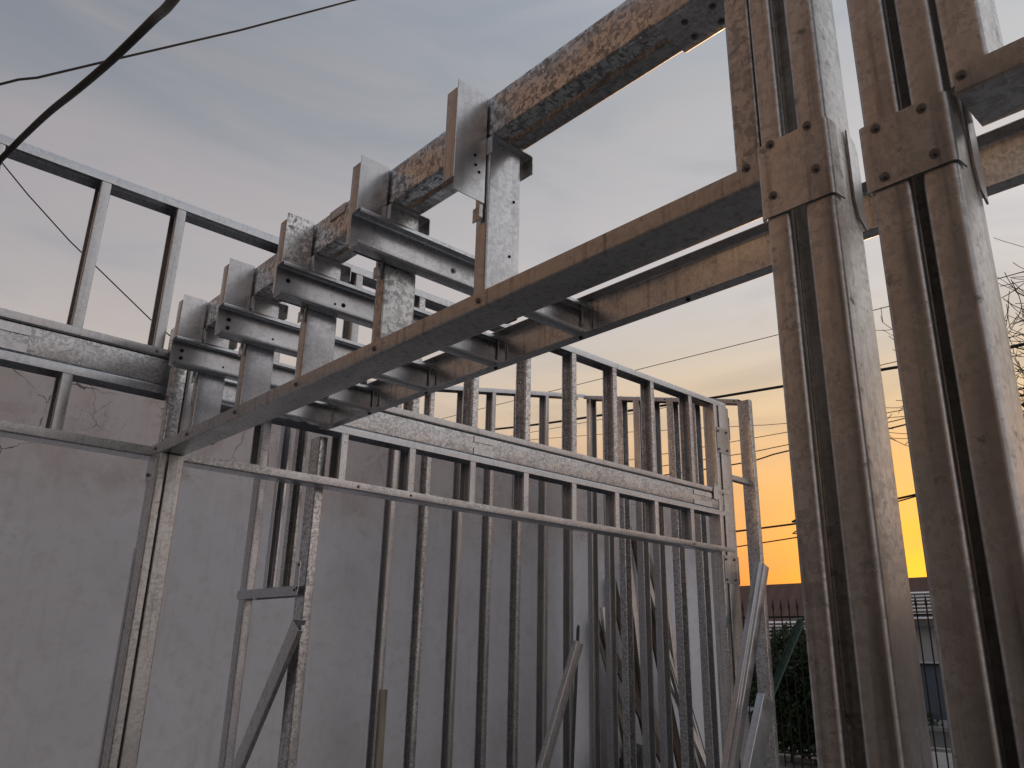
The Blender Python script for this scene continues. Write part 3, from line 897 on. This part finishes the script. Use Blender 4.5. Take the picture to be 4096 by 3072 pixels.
# grey gable of the neighbour to the left
h3 = thing('grey_gable_house', P(25.2, 15, -H), 'grey roofed gable standing between the tiled roof and the dark shrub', 'house')
base = P(25.6, 12.2, -H)
prism('wall', h3, base, [P(*p) - base for p in [(25.6, 12.2, -H), (25.6, 17.5, -H), (25.6, 17.5, 1.0), (25.6, 15.0, .9), (25.6, 12.2, 1.75), (27.2, 12.2, -H), (27.2, 17.5, -H), (27.2, 17.5, 1.0), (27.2, 15.0, .9), (27.2, 12.2, 1.75)]],
      [(0, 4, 3, 2, 1), (5, 6, 7, 8, 9), (0, 1, 6, 5), (1, 2, 7, 6), (2, 3, 8, 7), (3, 4, 9, 8), (4, 0, 5, 9)], 'greyroof')
bm = bmesh.new(); dv = Vector((0, -2.8, .85)); bx(bm, dv / 2, (.12, dv.length, .09), U, dv.normalized(), U.cross(dv.normalized()))
link('rake_board', finish(bm, 'rake_board', False), M['paving'], P(25.52, 15.0, .92), h3)

h4 = thing('grey_house', P(26, -12, -H), 'long grey house further right along the street, beyond the columns', 'house')
box('wall', h4, P(24.5, -34, -H), P(33, 3.2, 1.7), 'greyroof')
base = P(24, -34.5, 1.702)
prism('roof', h4, base, [P(*p) - base for p in [(24, -34.5, 1.702), (33.5, -34.5, 1.702), (33.5, 3.7, 1.702), (24, 3.7, 1.702), (28.7, -31, 3.4), (28.7, .4, 3.4)]],
      [(0, 4, 5, 3), (1, 2, 5, 4), (0, 1, 4), (3, 5, 2), (0, 3, 2, 1)], 'tile')
for v in (-30, -24, -18, -12, -6, 0):
    wf = box('window', h4, P(24.44, v, -.6), P(24.49, v + 1.4, .8), 'trim')
    box('pane', wf, P(24.42, v + .1, -.5), P(24.438, v + 1.3, .7), 'glass')

gw = thing('street_wall', P(22.1, 9, -H), 'blue grey garden wall with white coping across the street', 'wall')
box('panel', gw, P(22.2, 5, -1.38), P(22.32, 15, -.10), 'bluegrey')
box('coping', gw, P(22.12, 5, -.098), P(22.40, 15, -.02), 'trim')
box('plinth', gw, P(22.16, 5, -H), P(22.36, 15, -1.382), 'trim')

# ------------------------------------------------------------------ bare tree by the street
def bare_tree(label, base, seed, height, spread):
    r = random.Random(seed)
    t = thing('bare_tree', base, label, 'tree')
    bt = bmesh.new(); bc = bmesh.new()

    def grow(bm, p, d_, L, rad_, depth):
        pts = [p]; n_ = 5; q = p.copy(); dd_ = d_.copy()
        for i in range(n_):
            dd_ = (dd_ + Vector((r.gauss(0, .06), r.gauss(0, .06), r.gauss(.04, .05)))).normalized()
            q = q + dd_ * L / n_; pts.append(q.copy())
        radii = [max(.0042, rad_ * (1 - .62 * i / n_)) for i in range(n_ + 1)]
        tube(bm, pts, radii, 6 if rad_ > .02 else 4)
        if depth == 0: return
        for c in range(r.choice((4, 5, 6)) if depth > 1 else r.choice((3, 4))):
            i = r.randint(1 if depth < 4 else 2, n_)
            ax = Vector((r.gauss(0, 1), r.gauss(0, 1), r.gauss(0, .6))).normalized()
            nd = (dd_ * .55 + ax * .75 + Vector((0, 0, .12))).normalized()
            grow(bc, pts[i], nd, L * r.uniform(.45, .72), max(.0045, radii[i] * .55), depth - 1)

    trunk_top = Vector((.05, .03, height * .38))
    tube(bt, [Vector((0, 0, -.05)), Vector((.03, -.02, height * .2)), trunk_top], [.13, .105, .09], 10)
    for k_ in range(6):
        a_ = k_ * 1.05 + r.uniform(-.3, .3)
        grow(bc, trunk_top - Z * r.uniform(0, .5), Vector((math.cos(a_) * spread, math.sin(a_) * spread, 1)).normalized(), height * .36, .05, 4)
    link('trunk', finish(bt, 'trunk'), M['bark'], base, t)
    link('branches', finish(bc, 'branches'), M['bark'], base, t)
    return t


bare_tree('leafless street tree with thin twigs seen either side of the right hand column', P(11.6, 1.75, -H), 23, 7.4, .55)

# ------------------------------------------------------------------ wires
def wire(pts, r_, label, name='overhead_wire', group='wires along the street', n=6, smooth=True):
    p = catmull(pts, 6) if smooth else [Vector(q) for q in pts]
    o0 = p[0].copy()
    bm = bmesh.new(); tube(bm, [q - o0 for q in p], r_, n)
    return tag(link(name, finish(bm, name), M['cable'], o0), label, 'wire', group)


UW = 16.
wire([P(UW, 30, 8.3), P(UW, 18.8, 6.70), P(UW, 12.1, 6.08), P(UW, 8.69, 5.82), P(UW, 6.2, 5.65), P(UW, 3.85, 5.52), P(UW, -12, 5.6)], .032, 'thickest black cable of the street, high across the beige sky between the studs and columns')
wire([P(UW, 30, 7.9), P(UW, 19.3, 7.5), P(UW, 12.94, 7.25), P(UW, 8.74, 7.08), P(UW, 6.1, 6.99), P(UW, 3.6, 6.91), P(UW, -12, 6.9)], .009, 'highest thin wire of the street, slanting up to the right above the stud wall')
wire([P(UW + .1, 30, 7.0), P(UW + .1, 9.5, 5.91), P(UW + .1, 6.07, 5.80), P(UW + .1, 3.0, 5.74), P(UW + .1, -12, 5.7)], .008, 'thin wire just above the thickest street cable')
wire([P(UW, 30, 7.6), P(UW, 14.97, 5.80), P(UW, 12.2, 5.44), P(UW, 9.5, 5.06), P(UW, 8.67, 4.95), P(UW, 3, 4.3), P(UW, -12, 3.4)], .007, 'thin wire nearly level in the picture, just under the thickest cable')
wire([P(UW, 30, 5.6), P(UW, 17.4, 4.95), P(UW, 9.5, 4.76), P(UW, 6.4, 4.74), P(UW, 0, 4.7), P(UW, -12, 4.8)], .008, 'thin wire third from the bottom of the close bunch of street wires')
wire([P(UW, 30, 5.0), P(UW, 12.1, 4.5), P(UW, 8.7, 4.46), P(UW, 6.3, 4.55), P(UW, 0, 4.9), P(UW, -12, 5.2)], .010, 'thin wire second from the bottom of the close bunch of street wires')
wire([P(UW, 30, 4.9), P(UW, 12.1, 4.26), P(UW, 8.7, 4.32), P(UW, 6.3, 4.42), P(UW, 0, 4.8), P(UW, -12, 5.0)], .016, 'lowest and heaviest wire of the close bunch of street wires')
wire([P(UW, 30, 2.4), P(UW, 10, 2.69), P(UW, 8.66, 2.79), P(UW, 6.3, 3.01), P(UW, 0, 3.7), P(UW, -12, 5.0)], .022, 'low black cable crossing the brightest orange sky')
wire([P(UW, 30, 1.4), P(UW, 10, 2.35), P(UW, 8.66, 2.56), P(UW, 6.1, 3.0), P(UW, 0, 4.0), P(UW, -12, 6.0)], .014, 'lowest thin wire under the low black cable in the orange sky')
wire([P(30, 9, 33), P(4.638, 9, 9.442), P(3.026, 9, 7.853), P(1.603, 9, 6.517), P(.938, 9, 5.887), P(.779, 9, 5.772), P(.632, 9, 5.628), P(-6, 9, -.2 + 1)], .014, 'thin wire crossing the upper left sky behind the thick near cable', group=None, smooth=False)
wire([P(-3, 9, 8.6), P(.817, 9, 4.749), P(1.113, 9, 4.488), P(1.585, 9, 4.119), P(1.958, 9, 3.872), P(2.543, 9, 3.484), P(6, 9, 1.6)], .007, 'hair thin wire sloping down to the right behind the upper left studs', group=None, smooth=False)
fc = wire([P(.14, .45, .50), P(.168, .708, .611), P(.179, .826, .672), P(.173, .97, .702), P(.164, 1.11, .732), P(.157, 1.244, .768), P(.150, 1.379, .797), P(.136, 1.524, .808), P(.05, 2.2, .80), P(-.6, 3.2, .8)], .0051, 'thick black cable curving down across the upper left corner close to the camera', 'near_cable', None, 12)
